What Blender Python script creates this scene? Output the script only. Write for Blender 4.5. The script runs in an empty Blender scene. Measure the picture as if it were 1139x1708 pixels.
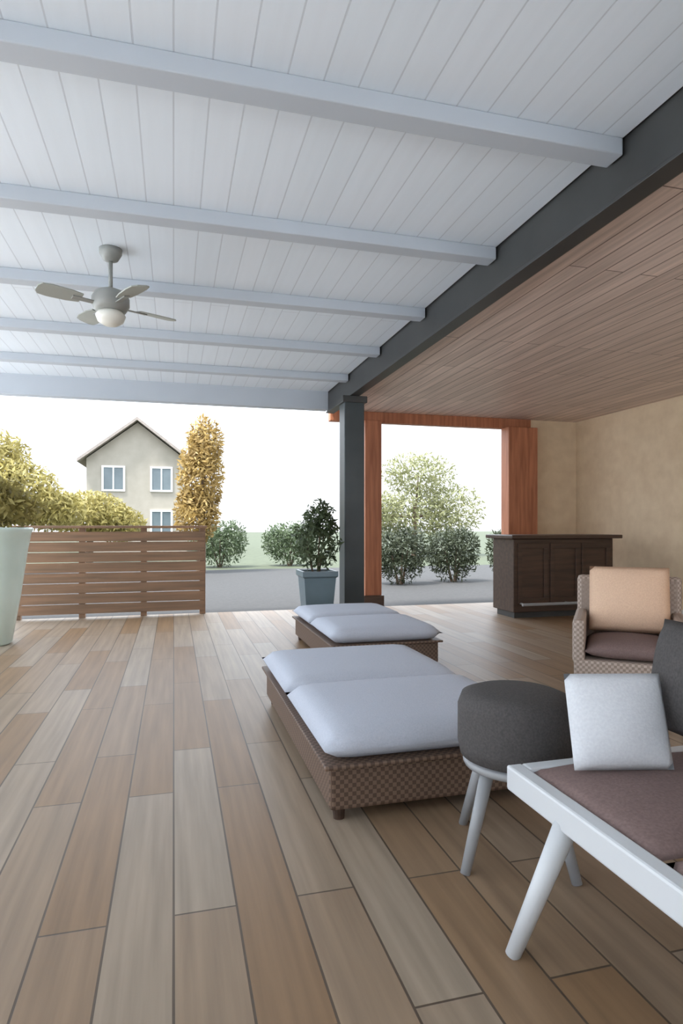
import bpy, bmesh, math, random
from mathutils import Vector, Matrix
import numpy as np

random.seed(7)
R = math.radians
SC = bpy.context.scene
COL = SC.collection

# ---------------------------------------------------------------- camera
cam_d = bpy.data.cameras.new('camera')
cam_d.sensor_fit = 'VERTICAL'
cam_d.sensor_height = 36.0
cam_d.lens = 1035.0 / 1708.0 * 36.0
cam_d.shift_y = 21.0 / 1708.0
cam_d.clip_start = 0.05
cam_d.clip_end = 400
cam = bpy.data.objects.new('camera', cam_d)
COL.objects.link(cam)
cam.location = (0, 0, 1.25)
cam.rotation_euler = (R(90), 0, R(-15.13))
SC.camera = cam

# ---------------------------------------------------------------- sky, sun, exposure
world = bpy.data.worlds.new('overcast_sky')
SC.world = world
world.use_nodes = True
wt = world.node_tree
wt.nodes.clear()
w_out = wt.nodes.new('ShaderNodeOutputWorld')
w_bg = wt.nodes.new('ShaderNodeBackground')
w_tc = wt.nodes.new('ShaderNodeTexCoord')
w_sep = wt.nodes.new('ShaderNodeSeparateXYZ')
w_ramp = wt.nodes.new('ShaderNodeValToRGB')
w_ramp.color_ramp.elements[0].position = 0.0
w_ramp.color_ramp.elements[0].color = (0.36, 0.37, 0.39, 1)
w_ramp.color_ramp.elements[1].position = 0.85
w_ramp.color_ramp.elements[1].color = (0.84, 0.95, 1.09, 1)
wt.links.new(w_tc.outputs['Generated'], w_sep.inputs[0])
wt.links.new(w_sep.outputs['Z'], w_ramp.inputs[0])
wt.links.new(w_ramp.outputs[0], w_bg.inputs[0])
w_bg.inputs[1].default_value = 2.9
wt.links.new(w_bg.outputs[0], w_out.inputs[0])

sun_d = bpy.data.lights.new('sun', 'SUN')
sun_d.energy = 6.5
sun_d.angle = R(12)
sun_d.color = (1.0, 0.98, 0.95)
sun = bpy.data.objects.new('sun', sun_d)
COL.objects.link(sun)
sun.rotation_euler = (R(10), R(-23), 0)

SC.view_settings.view_transform = 'Standard'
SC.view_settings.look = 'None'
SC.view_settings.exposure = 0.89
SC.view_settings.gamma = 1.0
SC.view_settings.use_curve_mapping = False


# ---------------------------------------------------------------- materials
def srgb(r, g, b):
    return tuple(((c / 255) / 12.92 if c / 255 <= 0.04045 else ((c / 255 + 0.055) / 1.055) ** 2.4) for c in (r, g, b)) + (1,)


def mat(name, c1, c2=None, rough=0.6, scale=6.0, stretch=(1, 1, 1), bump=0.0, metal=0.0, spec=0.5, detail=5.0):
    m = bpy.data.materials.new(name)
    m.use_nodes = True
    t = m.node_tree
    b = t.nodes['Principled BSDF']
    b.inputs['Roughness'].default_value = rough
    b.inputs['Metallic'].default_value = metal
    b.inputs['Specular IOR Level'].default_value = spec
    tc = t.nodes.new('ShaderNodeTexCoord')
    mp = t.nodes.new('ShaderNodeMapping')
    mp.inputs['Scale'].default_value = stretch
    n = t.nodes.new('ShaderNodeTexNoise')
    n.inputs['Scale'].default_value = scale
    n.inputs['Detail'].default_value = detail
    r = t.nodes.new('ShaderNodeValToRGB')
    r.color_ramp.elements[0].position = 0.32
    r.color_ramp.elements[1].position = 0.68
    r.color_ramp.elements[0].color = c1
    r.color_ramp.elements[1].color = c2 or c1
    t.links.new(tc.outputs['Object'], mp.inputs[0])
    t.links.new(mp.outputs[0], n.inputs['Vector'])
    t.links.new(n.outputs['Fac'], r.inputs[0])
    t.links.new(r.outputs[0], b.inputs['Base Color'])
    if bump:
        bp = t.nodes.new('ShaderNodeBump')
        bp.inputs['Strength'].default_value = bump
        bp.inputs['Distance'].default_value = 0.01
        t.links.new(n.outputs['Fac'], bp.inputs['Height'])
        t.links.new(bp.outputs[0], b.inputs['Normal'])
    return m


def brick_mat(name, c1, c2, mortar, bw, bh, gap=0.006, rough=0.5, rot=(0, 0, 0), offset=0.37, bump=0.3, grain=(1.5, 22, 22), grain_amt=0.35, spec=0.5):
    """boards / tiles / bricks in object space, with a grain along the long side"""
    m = bpy.data.materials.new(name)
    m.use_nodes = True
    t = m.node_tree
    b = t.nodes['Principled BSDF']
    b.inputs['Roughness'].default_value = rough
    b.inputs['Specular IOR Level'].default_value = spec
    tc = t.nodes.new('ShaderNodeTexCoord')
    mp = t.nodes.new('ShaderNodeMapping')
    mp.inputs['Rotation'].default_value = rot
    br = t.nodes.new('ShaderNodeTexBrick')
    br.offset = offset
    br.inputs['Scale'].default_value = 1.0
    br.inputs['Color1'].default_value = c1
    br.inputs['Color2'].default_value = c2
    br.inputs['Mortar'].default_value = mortar
    br.inputs['Mortar Size'].default_value = gap
    br.inputs['Mortar Smooth'].default_value = 0.2
    br.inputs['Brick Width'].default_value = bw
    br.inputs['Row Height'].default_value = bh
    mp2 = t.nodes.new('ShaderNodeMapping')
    mp2.inputs['Scale'].default_value = grain
    n = t.nodes.new('ShaderNodeTexNoise')
    n.inputs['Scale'].default_value = 1.0
    n.inputs['Detail'].default_value = 6
    mr = t.nodes.new('ShaderNodeMapRange')
    mr.inputs[1].default_value = 0.25
    mr.inputs[2].default_value = 0.75
    mr.inputs[3].default_value = 1 - grain_amt
    mr.inputs[4].default_value = 1 + grain_amt
    mx = t.nodes.new('ShaderNodeMix')
    mx.data_type = 'RGBA'
    mx.blend_type = 'MULTIPLY'
    mx.inputs[0].default_value = 1.0
    t.links.new(tc.outputs['Object'], mp.inputs[0])
    t.links.new(mp.outputs[0], br.inputs[0])
    t.links.new(mp.outputs[0], mp2.inputs[0])
    t.links.new(mp2.outputs[0], n.inputs['Vector'])
    t.links.new(n.outputs['Fac'], mr.inputs[0])
    t.links.new(br.outputs['Color'], mx.inputs[6])
    t.links.new(mr.outputs[0], mx.inputs[7])
    t.links.new(mx.outputs[2], b.inputs['Base Color'])
    bp = t.nodes.new('ShaderNodeBump')
    bp.inputs['Strength'].default_value = bump
    bp.inputs['Distance'].default_value = 0.004
    bp.invert = True
    t.links.new(br.outputs['Fac'], bp.inputs['Height'])
    t.links.new(bp.outputs[0], b.inputs['Normal'])
    return m


def weave_mat(name, c1, c2, size=0.02):
    m = bpy.data.materials.new(name)
    m.use_nodes = True
    t = m.node_tree
    b = t.nodes['Principled BSDF']
    b.inputs['Roughness'].default_value = 0.55
    tc = t.nodes.new('ShaderNodeTexCoord')
    ck = t.nodes.new('ShaderNodeTexChecker')
    ck.inputs['Scale'].default_value = 1 / size
    ck.inputs['Color1'].default_value = c1
    ck.inputs['Color2'].default_value = c2
    t.links.new(tc.outputs['Object'], ck.inputs[0])
    t.links.new(ck.outputs[0], b.inputs['Base Color'])
    bp = t.nodes.new('ShaderNodeBump')
    bp.inputs['Strength'].default_value = 0.4
    bp.inputs['Distance'].default_value = 0.005
    t.links.new(ck.outputs['Fac'], bp.inputs['Height'])
    t.links.new(bp.outputs[0], b.inputs['Normal'])
    return m


def leaf_mat(name, c1, c2):
    m = mat(name, c1, c2, rough=0.55, scale=3.0, spec=0.3)
    t = m.node_tree
    b = t.nodes['Principled BSDF']
    tr = t.nodes.new('ShaderNodeBsdfTranslucent')
    ms = t.nodes.new('ShaderNodeMixShader')
    ms.inputs[0].default_value = 0.35
    src = b.inputs['Base Color'].links[0].from_socket
    t.links.new(src, tr.inputs[0])
    out = [n for n in t.nodes if n.type == 'OUTPUT_MATERIAL'][0]
    t.links.new(b.outputs[0], ms.inputs[1])
    t.links.new(tr.outputs[0], ms.inputs[2])
    t.links.new(ms.outputs[0], out.inputs[0])
    return m


M = {}
M['floor'] = brick_mat('wood_look_floor', srgb(153, 138, 121), srgb(134, 105, 75), srgb(86, 73, 60), 1.5, 0.2, 0.004,
                       rough=0.45, rot=(0, 0, R(90)), grain=(1.2, 24, 24), grain_amt=0.22, spec=0.4)
M['ceiling'] = brick_mat('white_ceiling_boards', srgb(229, 238, 247), srgb(226, 236, 245), srgb(204, 212, 221), 4.0, 0.155, 0.004,
                         rough=0.55, rot=(0, 0, R(90)), grain_amt=0.02, bump=0.3)
M['beam'] = mat('painted_beam', srgb(186, 194, 203), srgb(190, 198, 207), rough=0.55, scale=2)
M['soffit'] = brick_mat('brown_timber_ceiling', srgb(220, 201, 190), srgb(202, 183, 172), srgb(122, 104, 94), 2.6, 0.14, 0.005,
                        rough=0.5, rot=(0, 0, R(90)), grain=(1.2, 26, 26), grain_amt=0.25)
M['steel'] = mat('dark_grey_steel', srgb(52, 53, 53), srgb(60, 61, 61), rough=0.45, scale=3)
M['post'] = mat('dark_slate_paint', srgb(50, 60, 64), srgb(62, 70, 73), rough=0.42, scale=3)
M['tanwall'] = mat('tan_render', srgb(222, 202, 172), srgb(210, 188, 158), rough=0.9, scale=5, bump=0.25)
M['redwood'] = mat('red_brown_timber', srgb(186, 122, 88), srgb(152, 94, 66), rough=0.5, scale=2.5, stretch=(9, 9, 0.7), bump=0.15)
M['darkwood'] = mat('dark_brown_timber', srgb(80, 60, 48), srgb(58, 42, 33), rough=0.42, scale=2.5, stretch=(0.7, 8, 8), bump=0.1)
M['fencewood'] = mat('weathered_brown_board', srgb(156, 122, 96), srgb(126, 102, 82), rough=0.7, scale=2.2, stretch=(0.6, 8, 10), bump=0.2)
M['whitemetal'] = mat('white_coated_metal', srgb(214, 218, 221), srgb(206, 210, 214), rough=0.38, scale=2)
M['greymetal'] = mat('light_grey_metal', srgb(160, 162, 164), srgb(150, 152, 155), rough=0.4, scale=2)
M['lightfabric'] = mat('light_grey_fabric', srgb(194, 199, 210), srgb(184, 190, 202), rough=0.9, scale=140, bump=0.15, spec=0.2)
M['pillowfabric'] = mat('pale_grey_pillow_fabric', srgb(222, 226, 231), srgb(212, 216, 222), rough=0.9, scale=120, bump=0.15, spec=0.2)
M['taupe'] = mat('mauve_taupe_fabric', srgb(134, 114, 110), srgb(120, 102, 98), rough=0.9, scale=120, bump=0.15, spec=0.2)
M['charcoal'] = mat('charcoal_fabric', srgb(90, 87, 86), srgb(76, 74, 74), rough=0.9, scale=130, bump=0.15, spec=0.2)
M['beigefabric'] = mat('peach_beige_fabric', srgb(236, 204, 176), srgb(224, 190, 162), rough=0.9, scale=120, bump=0.15, spec=0.2)
M['rattan'] = weave_mat('dark_brown_rattan', srgb(116, 94, 78), srgb(82, 64, 52), 0.018)
M['rattan_mid'] = weave_mat('greige_rattan', srgb(188, 172, 160), srgb(150, 134, 122), 0.018)
M['celadon'] = mat('pale_celadon_glaze', srgb(224, 241, 234), srgb(214, 233, 225), rough=0.22, scale=3)
M['soil'] = mat('dark_soil', srgb(70, 56, 44), srgb(48, 38, 30), rough=0.95, scale=30, bump=0.5)
M['lawn'] = mat('lawn_green', srgb(68, 74, 54), srgb(54, 60, 42), rough=0.95, scale=4, bump=0.4)
M['paving'] = brick_mat('pale_grey_paving', srgb(226, 228, 229), srgb(214, 217, 219), srgb(150, 147, 143), 0.9, 0.6, 0.008,
                        rough=0.7, grain=(2, 3, 2), grain_amt=0.08)
M['gravel'] = mat('grey_gravel', srgb(52, 51, 50), srgb(42, 41, 40), rough=0.95, scale=18, bump=0.4)
M['slatepot'] = mat('slate_blue_glaze', srgb(104, 122, 130), srgb(92, 110, 118), rough=0.35, scale=3)
M['bark'] = mat('tree_bark', srgb(112, 94, 76), srgb(78, 64, 52), rough=0.9, scale=4, stretch=(6, 6, 1), bump=0.5)
M['leafyellow'] = leaf_mat('yellow_olive_leaves', srgb(160, 148, 90), srgb(130, 120, 66))
M['leafolive'] = leaf_mat('olive_green_leaves', srgb(150, 150, 86), srgb(118, 122, 66))
M['leafpale'] = leaf_mat('pale_olive_leaves', srgb(142, 142, 104), srgb(118, 120, 84))
M['leafgreen'] = leaf_mat('mid_green_leaves', srgb(94, 106, 78), srgb(70, 84, 58))
M['leafdark'] = leaf_mat('dark_green_leaves', srgb(62, 68, 48), srgb(46, 52, 36))
M['leafgold'] = leaf_mat('golden_leaves', srgb(166, 140, 82), srgb(138, 114, 68))
M['housewall'] = mat('greige_house_render', srgb(154, 147, 135), srgb(144, 138, 126), rough=0.9, scale=2)
M['housetrim'] = mat('white_house_trim', srgb(226, 226, 222), rough=0.6)
M['houseroof'] = mat('grey_roof_tile', srgb(150, 140, 132), srgb(130, 122, 116), rough=0.85, scale=7, bump=0.3)
M['glass'] = mat('dark_window_glass', srgb(88, 98, 102), srgb(104, 114, 118), rough=0.08, scale=1)
M['fanpaint'] = mat('pale_grey_fan_paint', srgb(168, 172, 166), srgb(158, 162, 156), rough=0.5, scale=2)
M['fanmetal'] = mat('brushed_fan_metal', srgb(150, 152, 148), srgb(140, 143, 140), rough=0.4, scale=3)
M['opal'] = mat('opal_glass', srgb(226, 226, 218), rough=0.3)
M['stonetop'] = mat('pale_stone_top', srgb(150, 140, 130), srgb(128, 118, 108), rough=0.3, scale=6)


# ---------------------------------------------------------------- helpers
def new_bm():
    return bmesh.new()


def add_box(bm, x0, x1, y0, y1, z0, z1, bevel=0.0, seg=2):
    r = bmesh.ops.create_cube(bm, size=1.0)
    vs = r['verts']
    for v in vs:
        v.co = Vector((x0 + (v.co.x + .5) * (x1 - x0), y0 + (v.co.y + .5) * (y1 - y0), z0 + (v.co.z + .5) * (z1 - z0)))
    if bevel > 0:
        es = list({e for v in vs for e in v.link_edges})
        bmesh.ops.bevel(bm, geom=es, offset=bevel, segments=seg, profile=0.5, affect='EDGES')
    return bm


def add_tube(bm, p0, p1, r0, r1=None, seg=14):
    p0, p1 = Vector(p0), Vector(p1)
    r1 = r0 if r1 is None else r1
    d = p1 - p0
    q = d.to_track_quat('Z', 'Y').to_matrix().to_4x4()
    mtx = Matrix.Translation((p0 + p1) / 2) @ q
    bmesh.ops.create_cone(bm, cap_ends=True, segments=seg, radius1=r0, radius2=r1, depth=d.length, matrix=mtx)
    return bm


def add_lathe(bm, prof, seg=40, center=(0, 0)):
    rings = []
    for (r, z) in prof:
        rings.append([bm.verts.new((center[0] + r * math.cos(2 * math.pi * k / seg), center[1] + r * math.sin(2 * math.pi * k / seg), z)) for k in range(seg)])
    for a, b in zip(rings[:-1], rings[1:]):
        for k in range(seg):
            bm.faces.new((a[k], a[(k + 1) % seg], b[(k + 1) % seg], b[k]))
    bm.faces.new(rings[0][::-1])
    bm.faces.new(rings[-1])
    return bm


def add_cushion(bm, x0, x1, y0, y1, z0, z1, crown=0.03, n=14, edge=0.35):
    """soft pillow-like slab: rounded rim, crowned top and bottom"""
    w, l, h = x1 - x0, y1 - y0, z1 - z0
    top, bot = [], []

    def prof(u):
        a = min(u, 1 - u) / edge
        return 1.0 if a >= 1 else math.sqrt(max(0, 1 - (1 - a) ** 2))
    for j in range(n + 1):
        rt, rb = [], []
        for i in range(n + 1):
            u, v = i / n, j / n
            k = (prof(u) * prof(v)) ** 0.75
            cr = crown * math.sin(math.pi * u) * math.sin(math.pi * v)
            x, y = x0 + u * w, y0 + v * l
            zm = (z0 + z1) / 2
            rt.append(bm.verts.new((x, y, zm + k * h / 2 + cr)))
            rb.append(bm.verts.new((x, y, zm - k * h / 2)) if 0 < i < n and 0 < j < n else rt[-1])
        top.append(rt)
        bot.append(rb)
    for j in range(n):
        for i in range(n):
            bm.faces.new((top[j][i], top[j][i + 1], top[j + 1][i + 1], top[j + 1][i]))
            q = (bot[j][i], bot[j + 1][i], bot[j + 1][i + 1], bot[j][i + 1])
            if len(set(q)) == 4:
                try:
                    bm.faces.new(q)
                except ValueError:
                    pass
    return bm


def obj(name, bm, m, parent=None, smooth=False, mtx=None):
    if mtx is not None:
        bmesh.ops.transform(bm, matrix=mtx, verts=bm.verts[:])
    bmesh.ops.recalc_face_normals(bm, faces=bm.faces[:])
    me = bpy.data.meshes.new(name)
    bm.to_mesh(me)
    bm.free()
    me.materials.append(m)
    if smooth:
        for p in me.polygons:
            p.use_smooth = True
    o = bpy.data.objects.new(name, me)
    COL.objects.link(o)
    if parent:
        o.parent = parent
    return o


def thing(name, label, cat, loc=(0, 0, 0), rz=0.0, group=None):
    o = bpy.data.objects.new(name, None)
    o.empty_display_size = 0.1
    COL.objects.link(o)
    o.location = loc
    o.rotation_euler = (0, 0, rz)
    return tag(o, label, cat, group)


def tag(o, label, cat, group=None):
    o['label'] = label
    o['category'] = cat
    if group:
        o['group'] = group
    return o


def struct(name, bm, m, smooth=False, label=None, cat=None):
    o = obj(name, bm, m, None, smooth)
    o['kind'] = 'structure'
    if label:
        o['label'] = label
        o['category'] = cat
    return o


def copy_tree(o, parent=None):
    c = o.copy()
    COL.objects.link(c)
    if parent:
        c.parent = parent
    for ch in list(o.children):
        copy_tree(ch, c)
    return c


def leaf_cloud(blobs, n, size, seed, aspect=0.5):
    """leaves scattered through overlapping ellipsoids: one foliage mesh"""
    rng = np.random.default_rng(seed)
    w = np.array([b[1][0] * b[1][1] * b[1][2] for b in blobs]) ** (2 / 3)
    pick = rng.choice(len(blobs), size=n, p=w / w.sum())
    c = np.array([b[0] for b in blobs])[pick]
    r = np.array([b[1] for b in blobs])[pick]
    d = rng.normal(size=(n, 3))
    d /= np.linalg.norm(d, axis=1, keepdims=True)
    rad = rng.uniform(0.25, 1.08, size=(n, 1)) ** 0.45
    p = c + d * r * rad
    a = rng.normal(size=(n, 3))
    a /= np.linalg.norm(a, axis=1, keepdims=True)
    b = np.cross(a, d + 0.4 * rng.normal(size=(n, 3)))
    b /= np.linalg.norm(b, axis=1, keepdims=True) + 1e-9
    s = size * rng.uniform(0.6, 1.3, size=(n, 1))
    a, b = a * s, b * s * aspect
    v = np.stack([p - a, p + b * .55 - a * .1, p + a, p - b * .55 - a * .1], 1).reshape(-1, 3)
    me = bpy.data.meshes.new('foliage')
    me.from_pydata(v.tolist(), [], np.arange(4 * n).reshape(n, 4).tolist())
    return me


def foliage(parent, blobs, n, size, m, seed):
    me = leaf_cloud(blobs, n, size, seed)
    me.materials.append(m)
    o = bpy.data.objects.new('foliage', me)
    COL.objects.link(o)
    o.parent = parent
    return o


# ================================================================ the setting
CZ = 3.15        # white ceiling
BX = 2.19        # line of the dark edge beam
SZ = 2.96        # brown timber ceiling
YF = 9.0         # far edge of the terrace
WX = 6.5         # right wall

bm = new_bm(); add_box(bm, -4.6, WX + 0.2, -4, YF, -0.15, 0.0)
struct('floor', bm, M['floor'])
bm = new_bm(); add_box(bm, -14, -4.6, -10, 22, -0.2, -0.05)
add_box(bm, -4.6, 14, -10, -4, -0.2, -0.05)
struct('bounce_paving', bm, M['paving'])  # added out of view, kept pale to bounce daylight up to the ceilings
bm = new_bm(); add_box(bm, -4.6, 12, YF, 18.0, -0.2, -0.04)
struct('garden_path', bm, M['gravel'])
bm = new_bm(); add_box(bm, -60, 70, 18.0, 110, -0.25, -0.05)
struct('lawn', bm, M['lawn'])

bm = new_bm(); add_box(bm, -4.6, BX - 0.06, -4, 8.75, CZ, CZ + 0.12)
struct('ceiling', bm, M['ceiling'])
for i, y in enumerate((0.16, 1.40, 2.64, 3.88, 5.12, 6.36, 7.60)):
    bm = new_bm(); add_box(bm, -4.6, BX - 0.06, y - 0.06, y + 0.06, CZ - 0.085, CZ, 0.006)
    struct('trim_%d' % (i + 1), bm, M['beam'])
bm = new_bm(); add_box(bm, -4.6, BX - 0.06, 8.6, 8.75, CZ - 0.26, CZ + 0.12, 0.008)
struct('trim_8', bm, M['beam'])
bm = new_bm(); add_box(bm, BX + 0.06, WX + 0.2, -4, YF + 0.1, SZ, SZ + 0.16)
struct('ceiling_right', bm, M['soffit'])
# dark steel edge beam with a flange at top and foot
bm = new_bm()
add_box(bm, BX - 0.045, BX + 0.045, -4, 8.75, 2.885, CZ + 0.02, 0.004)
add_box(bm, BX - 0.06, BX + 0.06, -4, 8.75, 2.865, 2.887, 0.003)
add_box(bm, BX - 0.06, BX + 0.06, -4, 8.75, CZ + 0.02, CZ + 0.14, 0.003)
struct('trim_9', bm, M['steel'])
bm = new_bm(); add_box(bm, WX, WX + 0.2, -4, YF, 0, SZ)
struct('wall_right', bm, M['tanwall'])
bm = new_bm(); add_box(bm, 5.62, WX + 0.2, YF, YF + 0.2, 0, SZ)
struct('wall_back', bm, M['tanwall'])
bm = new_bm(); add_box(bm, BX + 0.06, 5.62, YF - 0.04, YF + 0.1, SZ - 0.16, SZ, 0.006)
struct('trim_10', bm, M['redwood'])
bm = new_bm(); add_box(bm, WX - 0.02, WX, -4, YF, 0, 0.12, 0.004)
struct('baseboard_right', bm, M['housetrim'])
bm = new_bm(); add_box(bm, -4.6, 1.2, -3.0, -2.8, 0, CZ)
struct('light_block_wall', bm, M['housetrim'])  # unseen wall, added to cut daylight from behind the camera

# ================================================================ posts
t = thing('column', 'dark slate square post carrying the end of the dark edge beam', 'post', (BX, 7.6, 0))
bm = new_bm(); add_box(bm, -0.13, 0.13, -0.13, 0.13, 0.0, 2.865, 0.012); obj('shaft', bm, M['post'], t)
bm = new_bm(); add_box(bm, -0.18, 0.18, -0.18, 0.18, 0.0, 0.03, 0.006); obj('base_plate', bm, M['steel'], t)
bm = new_bm(); add_box(bm, -0.16, 0.16, -0.16, 0.16, 2.78, 2.862, 0.006); obj('cap_plate', bm, M['steel'], t)
for sx in (-1, 1):
    for sy in (-1, 1):
        bm = new_bm(); add_tube(bm, (sx * .155, sy * .155, .028), (sx * .155, sy * .155, .05), .014, seg=6)
        obj('bolt', bm, M['greymetal'], t)

for (x, w, lab) in ((5.36, 0.26, 'wide red-brown timber pillar at the far corner beside the tan wall'),
                    (2.86, 0.13, 'slim red-brown timber pillar just right of the slate post')):
    t = thing('timber_pillar', lab, 'pillar', (x, 8.88, 0), 0, 'timber pillars of the far opening')
    bm = new_bm(); add_box(bm, -w, w, -0.12, 0.12, 0, SZ - 0.16, 0.012); obj('shaft', bm, M['redwood'], t)
    bm = new_bm(); add_box(bm, -w - .03, w + .03, -0.15, 0.15, 0, 0.2, 0.01); obj('plinth', bm, M['darkwood'], t)

# slate blue pot at the foot of the post
t = thing('potted_shrub', 'green shrub in a square slate-blue pot at the foot of the slate post', 'potted plant', (1.66, 7.28, 0))
bm = new_bm(); add_lathe(bm, [(0.2, 0), (0.27, 0.62), (0.3, 0.64), (0.3, 0.7), (0.26, 0.7), (0.25, 0.66)], 4); obj('pot', bm, M['slatepot'], t, False, Matrix.Rotation(R(45), 4, 'Z'))
bm = new_bm(); add_lathe(bm, [(0.24, 0.64), (0.245, 0.66), (0.05, 0.67)], 4); obj('soil', bm, M['soil'], t, False, Matrix.Rotation(R(45), 4, 'Z'))
bm = new_bm()
for (x, y) in ((.03, 0), (-.04, .03), (0, -.05)):
    add_tube(bm, (x, y, .66), (x * 3, y * 3, 1.15), .013, .007, 8)
obj('stem', bm, M['bark'], t)
foliage(t, [((0, 0, 1.06), (.3, .28, .36)), ((.05, .03, 1.3), (.2, .2, .25))], 1300, 0.05, M['leafgreen'], 5)

# ================================================================ near seating on the right
# white framed sofa, facing the open side
t = thing('garden_sofa', 'white framed sofa with mauve-taupe seat cushions at the right edge', 'sofa', (1.05, 0, 0))
SY0, SY1, SD = 0.02, 1.82, 0.8
f = new_bm()
add_box(f, 0.0, 0.055, SY0, SY1, 0.385, 0.465, 0.008)
add_box(f, SD - 0.055, SD, SY0, SY1, 0.385, 0.465, 0.008)
for y in (SY0, 0.88, SY1 - 0.055):
    add_box(f, 0.055, SD - 0.055, y, y + 0.055, 0.385, 0.465, 0.008)
for k in range(7):
    add_box(f, 0.055, SD - 0.055, SY0 + 0.12 + k * 0.235, SY0 + 0.17 + k * 0.235, 0.405, 0.42)
obj('frame', f, M['whitemetal'], t)
for (x, y, dx, dy) in ((0.03, 1.54, -0.13, 0.07), (SD - 0.03, 1.70, 0.09, 0.07), (0.03, 0.12, -0.13, -0.07), (SD - 0.03, 0.12, 0.09, -0.07)):
    bm = new_bm(); add_tube(bm, (x, y, 0.395), (x + dx, y + dy, 0.0), 0.034, 0.022, 18)
    obj('leg', bm, M['whitemetal'], t, True)
for k in range(3):
    bm = new_bm(); add_cushion(bm, 0.045, SD - 0.06, SY0 + 0.05 + k * 0.575, SY0 + 0.615 + k * 0.575, 0.42, 0.485, 0.01)
    obj('seat_cushion', bm, M['taupe'], t, True)
bm = new_bm()
add_box(bm, SD - 0.05, SD, SY0, SY1, 0.83, 0.88, 0.008)
for y in (SY0, 0.6, 1.2, SY1 - 0.05):
    add_box(bm, SD - 0.045, SD - 0.005, y, y + 0.05, 0.46, 0.84, 0.006)
obj('back_frame', bm, M['whitemetal'], t)
for k in range(3):
    bm = new_bm(); add_cushion(bm, 0, 0.36, 0, 0.555, 0, 0.16, 0.02)
    obj('back_cushion', bm, M['charcoal'], t, True, Matrix.Translation((SD - 0.19, SY0 + 0.06 + k * 0.575, 0.555)) @ Matrix.Rotation(R(-80), 4, 'Y'))
bm = new_bm()
add_box(bm, 0.3, SD, SY1 - 0.045, SY1, 0.58, 0.62, 0.008)
add_box(bm, 0.3, 0.345, SY1 - 0.045, SY1, 0.46, 0.6, 0.006)
obj('armrest', bm, M['whitemetal'], t)

bm = new_bm(); add_cushion(bm, -0.155, 0.155, -0.145, 0.145, -0.045, 0.045, 0.025, edge=0.5)
p = obj('throw_pillow', bm, M['pillowfabric'], None, True)
p.location = (1.35, 1.66, 0.632)
p.rotation_euler = (R(72), 0, R(-14))
tag(p, 'pale grey square pillow leaning on the end of the white sofa', 'pillow')

t = thing('drum_stool', 'charcoal drum stool on pale grey splayed legs beyond the white sofa', 'stool', (1.26, 2.12, 0))
bm = new_bm(); add_lathe(bm, [(0.17, 0.36), (0.205, 0.375), (0.215, 0.42), (0.215, 0.56), (0.2, 0.6), (0.16, 0.615), (0.05, 0.62)], 40)
obj('seat', bm, M['charcoal'], t, True)
bm = new_bm(); add_lathe(bm, [(0.19, 0.335), (0.195, 0.345), (0.195, 0.362), (0.17, 0.365)], 40)
obj('seat_base', bm, M['greymetal'], t, True)
for a in (200, 290, 20, 110):
    c, s = math.cos(R(a)), math.sin(R(a))
    bm = new_bm(); add_tube(bm, (c * .15, s * .15, .345), (c * .27, s * .27, 0), .026, .018, 16)
    obj('leg', bm, M['greymetal'], t, True)

# light grey daybed on a dark rattan base
def daybed(label, loc, w, l, rz=0):
    t = thing('daybed', label, 'daybed', loc, rz, None)
    bm = new_bm(); add_box(bm, 0.03, w - 0.03, 0.03, l - 0.03, 0.05, 0.235, 0.015); obj('rattan_base', bm, M['rattan'], t)
    bm = new_bm(); add_box(bm, 0, w, 0, l, 0.232, 0.25, 0.006); obj('base_rim', bm, M['rattan'], t)
    for k in range(2):
        bm = new_bm(); add_cushion(bm, 0.0, w, k * l / 2 + .002, (k + 1) * l / 2 - .002, 0.25, 0.375, 0.018, 16, 0.14)
        obj('seat_cushion', bm, M['lightfabric'], t, True)
    for (x, y) in ((0.08, 0.08), (w - 0.08, 0.08), (0.08, l - 0.08), (w - 0.08, l - 0.08)):
        bm = new_bm(); add_tube(bm, (x, y, 0.055), (x, y, 0), 0.03, 0.024); obj('foot', bm, M['darkwood'], t)
    return t


daybed('dark rattan daybed with light grey cushions behind the charcoal drum stool', (0.6, 2.48, 0), 1.1, 1.9)
daybed('farther dark rattan daybed with light grey cushions nearest the slate post', (1.25, 4.95, 0), 1.0, 1.75)

# rattan armchair with a peach cushion
t = thing('rattan_armchair', 'greige rattan armchair with taupe seat behind the white sofa', 'armchair', (3.15, 3.75, 0), R(-38))
bm = new_bm(); add_box(bm, -0.36, 0.36, -0.36, 0.34, 0.2, 0.33, 0.02); obj('seat_base', bm, M['rattan_mid'], t)
bm = new_bm(); add_cushion(bm, -0.29, 0.29, -0.36, 0.26, 0.325, 0.45, 0.02); obj('seat_cushion', bm, M['taupe'], t, True)
bm = new_bm(); add_box(bm, -0.36, 0.36, 0.27, 0.35, 0.3, 0.86, 0.03)
obj('backrest', bm, M['rattan_mid'], t)
for s in (-1, 1):
    bm = new_bm(); add_box(bm, min(s * .29, s * .37), max(s * .29, s * .37), -0.36, 0.32, 0.3, 0.6, 0.025); obj('armrest', bm, M['rattan_mid'], t)
    for y in (-0.31, 0.3):
        bm = new_bm(); add_tube(bm, (s * .31, y, .21), (s * .32, y, 0), .025, .018); obj('leg', bm, M['darkwood'], t)
bm = new_bm(); add_cushion(bm, -0.27, 0.27, -0.24, 0.24, -0.08, 0.08, 0.03, edge=0.5)
p = obj('back_pillow', bm, M['beigefabric'], None, True)
loc = Matrix.Translation((3.15, 3.75, 0)) @ Matrix.Rotation(R(-38), 4, 'Z') @ Vector((0, 0.145, 0.70))
p.location = loc
p.rotation_euler = (R(76), 0, R(-38))
tag(p, 'peach-beige square pillow leaning in the greige rattan armchair', 'pillow')

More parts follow.
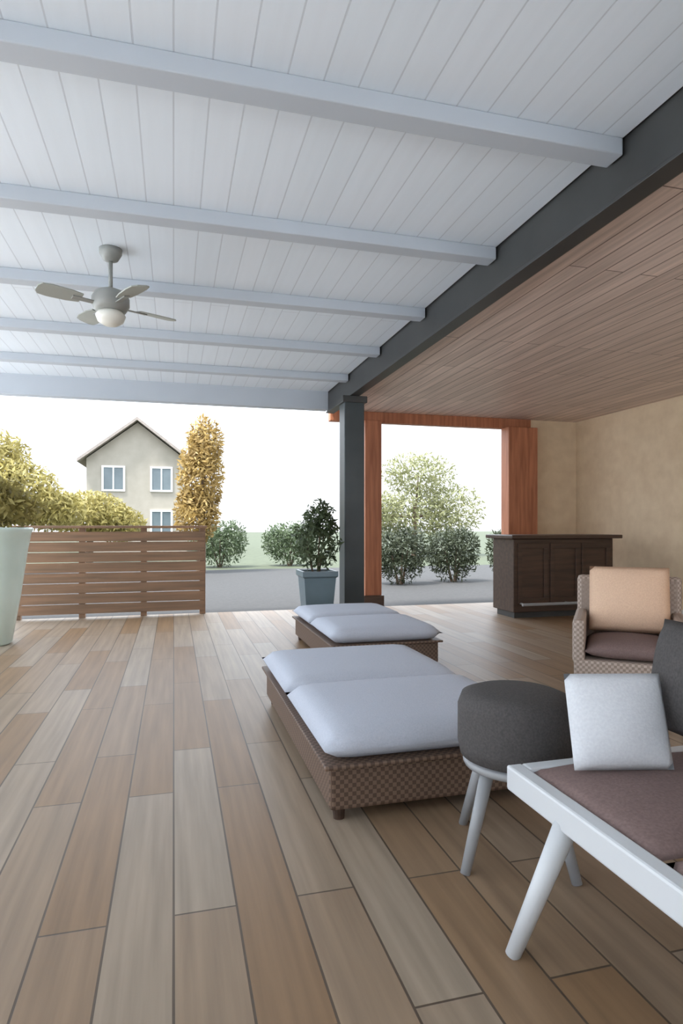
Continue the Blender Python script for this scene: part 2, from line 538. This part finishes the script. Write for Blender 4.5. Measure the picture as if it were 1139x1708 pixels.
# bar counter in the far right corner
t = thing('bar_counter', 'dark brown timber bar counter in the far right corner', 'bar counter', (4.35, 7.35, 0))
bm = new_bm(); add_box(bm, 0, 1.55, 0, 0.55, 0.08, 1.06, 0.01); obj('body', bm, M['darkwood'], t)
bm = new_bm(); add_box(bm, -0.08, 1.63, -0.1, 0.62, 1.06, 1.11, 0.01); obj('counter_top', bm, M['darkwood'], t)
bm = new_bm(); add_box(bm, 0.04, 1.51, 0.05, 0.5, 0, 0.08); obj('plinth', bm, M['steel'], t)
for k in range(3):
    bm = new_bm()
    x = 0.06 + k * 0.49
    add_box(bm, x, x + 0.45, -0.018, 0.0, 0.2, 0.27, 0.003); add_box(bm, x, x + 0.45, -0.018, 0.0, 0.93, 1.0, 0.003)
    add_box(bm, x, x + 0.06, -0.018, 0.0, 0.27, 0.93, 0.003); add_box(bm, x + 0.39, x + 0.45, -0.018, 0.0, 0.27, 0.93, 0.003)
    obj('front_panel', bm, M['darkwood'], t)
bm = new_bm(); add_tube(bm, (0.05, -0.14, 0.2), (1.5, -0.14, 0.2), 0.02)
for x in (0.1, 0.775, 1.45):
    add_tube(bm, (x, -0.14, 0.2), (x, 0.0, 0.2), 0.012)
obj('foot_rail', bm, M['greymetal'], t)

# ================================================================ ceiling fan
t = thing('ceiling_fan', 'pale grey four-bladed fan hanging from the white ceiling', 'ceiling fan', (-0.42, 4.55, CZ))
bm = new_bm(); add_lathe(bm, [(0.075, 0.0), (0.075, -0.03), (0.05, -0.075), (0.02, -0.085)], 28); obj('ceiling_cup', bm, M['fanmetal'], t, True)
bm = new_bm(); add_tube(bm, (0, 0, -0.07), (0, 0, -0.3), 0.014); obj('rod', bm, M['fanmetal'], t, True)
bm = new_bm(); add_lathe(bm, [(0.03, -0.27), (0.1, -0.3), (0.125, -0.34), (0.125, -0.39), (0.1, -0.43), (0.04, -0.44)], 32); obj('motor', bm, M['fanmetal'], t, True)
bm = new_bm(); add_lathe(bm, [(0.085, -0.435), (0.1, -0.46), (0.085, -0.5), (0.045, -0.525), (0.01, -0.53)], 32); obj('light_globe', bm, M['opal'], t, True)
for k in range(4):
    a = Matrix.Rotation(R(28 + 90 * k), 4, 'Z') @ Matrix.Translation((0, 0, -0.385)) @ Matrix.Rotation(R(13), 4, 'X')
    bm = new_bm()
    pts = [(0.2, -0.05), (0.28, -0.066), (0.4, -0.072), (0.46, -0.062), (0.48, -0.03), (0.48, 0.03), (0.46, 0.062), (0.4, 0.072), (0.28, 0.066), (0.2, 0.05)]
    lo = [bm.verts.new((x, y, -0.004)) for x, y in pts]
    hi = [bm.verts.new((x, y, 0.004)) for x, y in pts]
    bm.faces.new(lo[::-1]); bm.faces.new(hi)
    for i in range(len(pts)):
        j = (i + 1) % len(pts)
        bm.faces.new((lo[i], lo[j], hi[j], hi[i]))
    b = obj('blade', bm, M['fanpaint'], t, False, a)
    bm = new_bm(); add_box(bm, 0.1, 0.26, -0.02, 0.02, -0.012, -0.004, 0.002)
    obj('bracket', bm, M['fanmetal'], b, False, a)

# ================================================================ far left: planter and low fence
t = thing('tall_planter', 'pale celadon tall planter with a yellow-olive bush at the left edge', 'planter', (-1.86, 7.2, 0))
bm = new_bm()
add_lathe(bm, [(0.2, 0.0), (0.22, 0.02), (0.3, 0.5), (0.37, 1.0), (0.4, 1.16), (0.42, 1.2), (0.41, 1.22), (0.36, 1.22), (0.35, 1.18)], 44)
obj('pot', bm, M['celadon'], t, True)
bm = new_bm(); add_lathe(bm, [(0.34, 1.17), (0.35, 1.19), (0.2, 1.205), (0.05, 1.21)], 32); obj('soil', bm, M['soil'], t)
bm = new_bm()
for (x, y) in ((0, 0), (0.08, 0.05), (-0.08, 0.03)):
    add_tube(bm, (x * .4, y * .4, 1.18), (x * 2, y * 2, 1.65), .014, .008, 8)
obj('stem', bm, M['bark'], t)
foliage(t, [((0, 0, 1.5), (.42, .4, .26)), ((.2, 0, 1.42), (.34, .3, .2)), ((-.15, .1, 1.6), (.35, .3, .22))], 1500, 0.06, M['leafyellow'], 3)

t = thing('low_fence', 'low brown timber board fence across the far end of the terrace', 'fence', (0, 8.9, 0))
FX0, FX1 = -2.0, 0.42
for k in range(8):
    z = 0.06 + k * 0.138
    bm = new_bm(); add_box(bm, FX0, FX1, -0.012, 0.012, z, z + 0.128, 0.003); obj('board', bm, M['fencewood'], t)
for k in range(4):
    x = FX0 + 0.03 + k * (FX1 - FX0 - 0.06) / 3
    bm = new_bm(); add_box(bm, x - 0.04, x + 0.04, 0.012, 0.09, 0, 1.2, 0.005); obj('post', bm, M['fencewood'], t)
bm = new_bm(); add_box(bm, FX0 - 0.03, FX1 + 0.03, -0.04, 0.1, 1.2, 1.235, 0.005); obj('cap_rail', bm, M['fencewood'], t)

# ================================================================ garden
def bush(label, loc, r, h, m, seed, n=2800, group=None, size=0.06):
    t = thing('shrub', label, 'shrub', loc, 0, group)
    foliage(t, [((0, 0, h * .5), (r, r * .8, h * .5)), ((r * .4, 0, h * .6), (r * .6, r * .6, h * .4)), ((-r * .45, .1, h * .55), (r * .6, r * .6, h * .4))], n, size, m, seed)
    bm = new_bm()
    for (dx, dy) in ((.1, 0), (-.1, .05), (0, -.08)):
        add_tube(bm, (dx * .4, dy * .4, 0), (dx * r * 3, dy * r * 3, h * .6), .03, .012, 8)
    obj('stem', bm, M['bark'], t)
    return t


bush('mid green shrub just right of the low brown fence', (1.35, 19.2, -.05), 0.85, 1.45, M['leafgreen'], 11, size=.07, n=3500)
bush('mid green shrub just left of the slate-blue pot', (3.55, 19.4, -.05), 0.85, 1.4, M['leafgreen'], 12, size=.07, n=3500)
bush('dark green shrub just right of the slim timber pillar', (4.72, 12.6, -.05), 0.62, 1.3, M['leafdark'], 13)
bush('dark green shrub in the middle of the right-hand opening', (6.12, 12.9, -.05), 0.62, 1.25, M['leafdark'], 14)
bush('dark green shrub just left of the wide timber pillar', (7.45, 12.5, -.05), 0.62, 1.3, M['leafdark'], 15)


def tree(name, label, loc, h, blobs, m, seed, n=3500, size=0.2, group=None, r=0.13):
    t = thing(name, label, 'tree', loc, 0, group)
    bm = new_bm()
    add_tube(bm, (0, 0, 0), (0.05, 0, h * .55), r, r * .6, 10)
    for b in blobs:
        add_tube(bm, (0.04, 0, h * .4), b[0], r * .5, r * .18, 8)
    obj('trunk', bm, M['bark'], t)
    foliage(t, blobs, n, size, m, seed)
    return t


tree('leafy_tree', 'broad olive-yellow tree at the far left behind the celadon planter', (-4.5, 18.5, -.05), 3.2,
     [((0, 0, 2.1), (1.6, 1.3, 1.0)), ((-0.3, .3, 3.0), (1.0, 1, 0.9)), ((1.2, .2, 1.7), (0.9, .9, .6))], M['leafyellow'], 21, 9000, .11)
tree('leafy_tree', 'low yellow tree in front of the greige house', (-2.7, 22.0, -.05), 2.6,
     [((0, 0, 1.6), (1.3, 1.1, .8)), ((.9, 0, 1.3), (.9, .8, .6))], M['leafyellow'], 22, 7000, .1)
tree('slender_tree', 'tall golden tree right of the greige house', (0.7, 17.0, -.05), 4.2,
     [((0, 0, 2.6), (.62, .6, 1.1)), ((.1, 0, 3.4), (.5, .5, .8)), ((-.1, 0, 1.6), (.6, .6, .8))], M['leafgold'], 23, 6500, 0.09)
tree('leafy_tree', 'distant pale olive tree low in the right-hand opening', (9.6, 24.0, -.05), 4.0,
     [((0, 0, 1.8), (2.0, 1.4, 1.1)), ((1.6, 0, 1.9), (1.5, 1.2, 1.2)), ((-1.7, 0, 1.7), (1.4, 1.2, 1.0)), ((0.2, 0, 3.4), (1.6, 1.2, 0.9))], M['leafpale'], 24, 9000, 0.11)

# far cream house
t = thing('house', 'distant greige house with a grey gabled roof beyond the low fence', 'house', (-1.6, 30.0, -.05))
bm = new_bm()
W, D, H, P = 2.2, 5.0, 4.3, 1.7
vs = [(-W, 0, 0), (W, 0, 0), (W, 0, H), (0, 0, H + P), (-W, 0, H), (-W, D, 0), (W, D, 0), (W, D, H), (0, D, H + P), (-W, D, H)]
v = [bm.verts.new(c) for c in vs]
for q in ((0, 1, 2, 3, 4), (5, 9, 8, 7, 6), (0, 4, 9, 5), (1, 6, 7, 2), (0, 5, 6, 1), (4, 3, 8, 9), (3, 2, 7, 8)):
    bm.faces.new([v[i] for i in q])
obj('wall', bm, M['housewall'], t)
bm = new_bm()
for s in (-1, 1):
    pts = [(s * (W + .35), -.4, H - .2), (0, -.4, H + P + .06), (0, D + .3, H + P + .06), (s * (W + .35), D + .3, H - .2)]
    lo = [bm.verts.new(c) for c in pts]
    hi = [bm.verts.new((c[0], c[1], c[2] + .14)) for c in pts]
    bm.faces.new(lo); bm.faces.new(hi[::-1])
    for i in range(4):
        bm.faces.new((lo[i], lo[(i + 1) % 4], hi[(i + 1) % 4], hi[i]))
obj('roof', bm, M['houseroof'], t)
for (x, z) in ((-1.05, 2.9), (1.05, 2.9), (-1.05, .9), (1.05, .9)):
    bm = new_bm()
    for (a, b, c, d) in ((-.5, .5, -.08, 0), (-.5, .5, 1.0, 1.08), (-.5, -.42, 0, 1.0), (.42, .5, 0, 1.0), (-.03, .03, 0, 1.0)):
        add_box(bm, x + a, x + b, -.06, .02, z + c, z + d)
    f = obj('window', bm, M['housetrim'], t)
    bm = new_bm(); add_box(bm, x - .42, x + .42, -.03, 0.01, z, z + 1.0)
    obj('pane', bm, M['glass'], f)
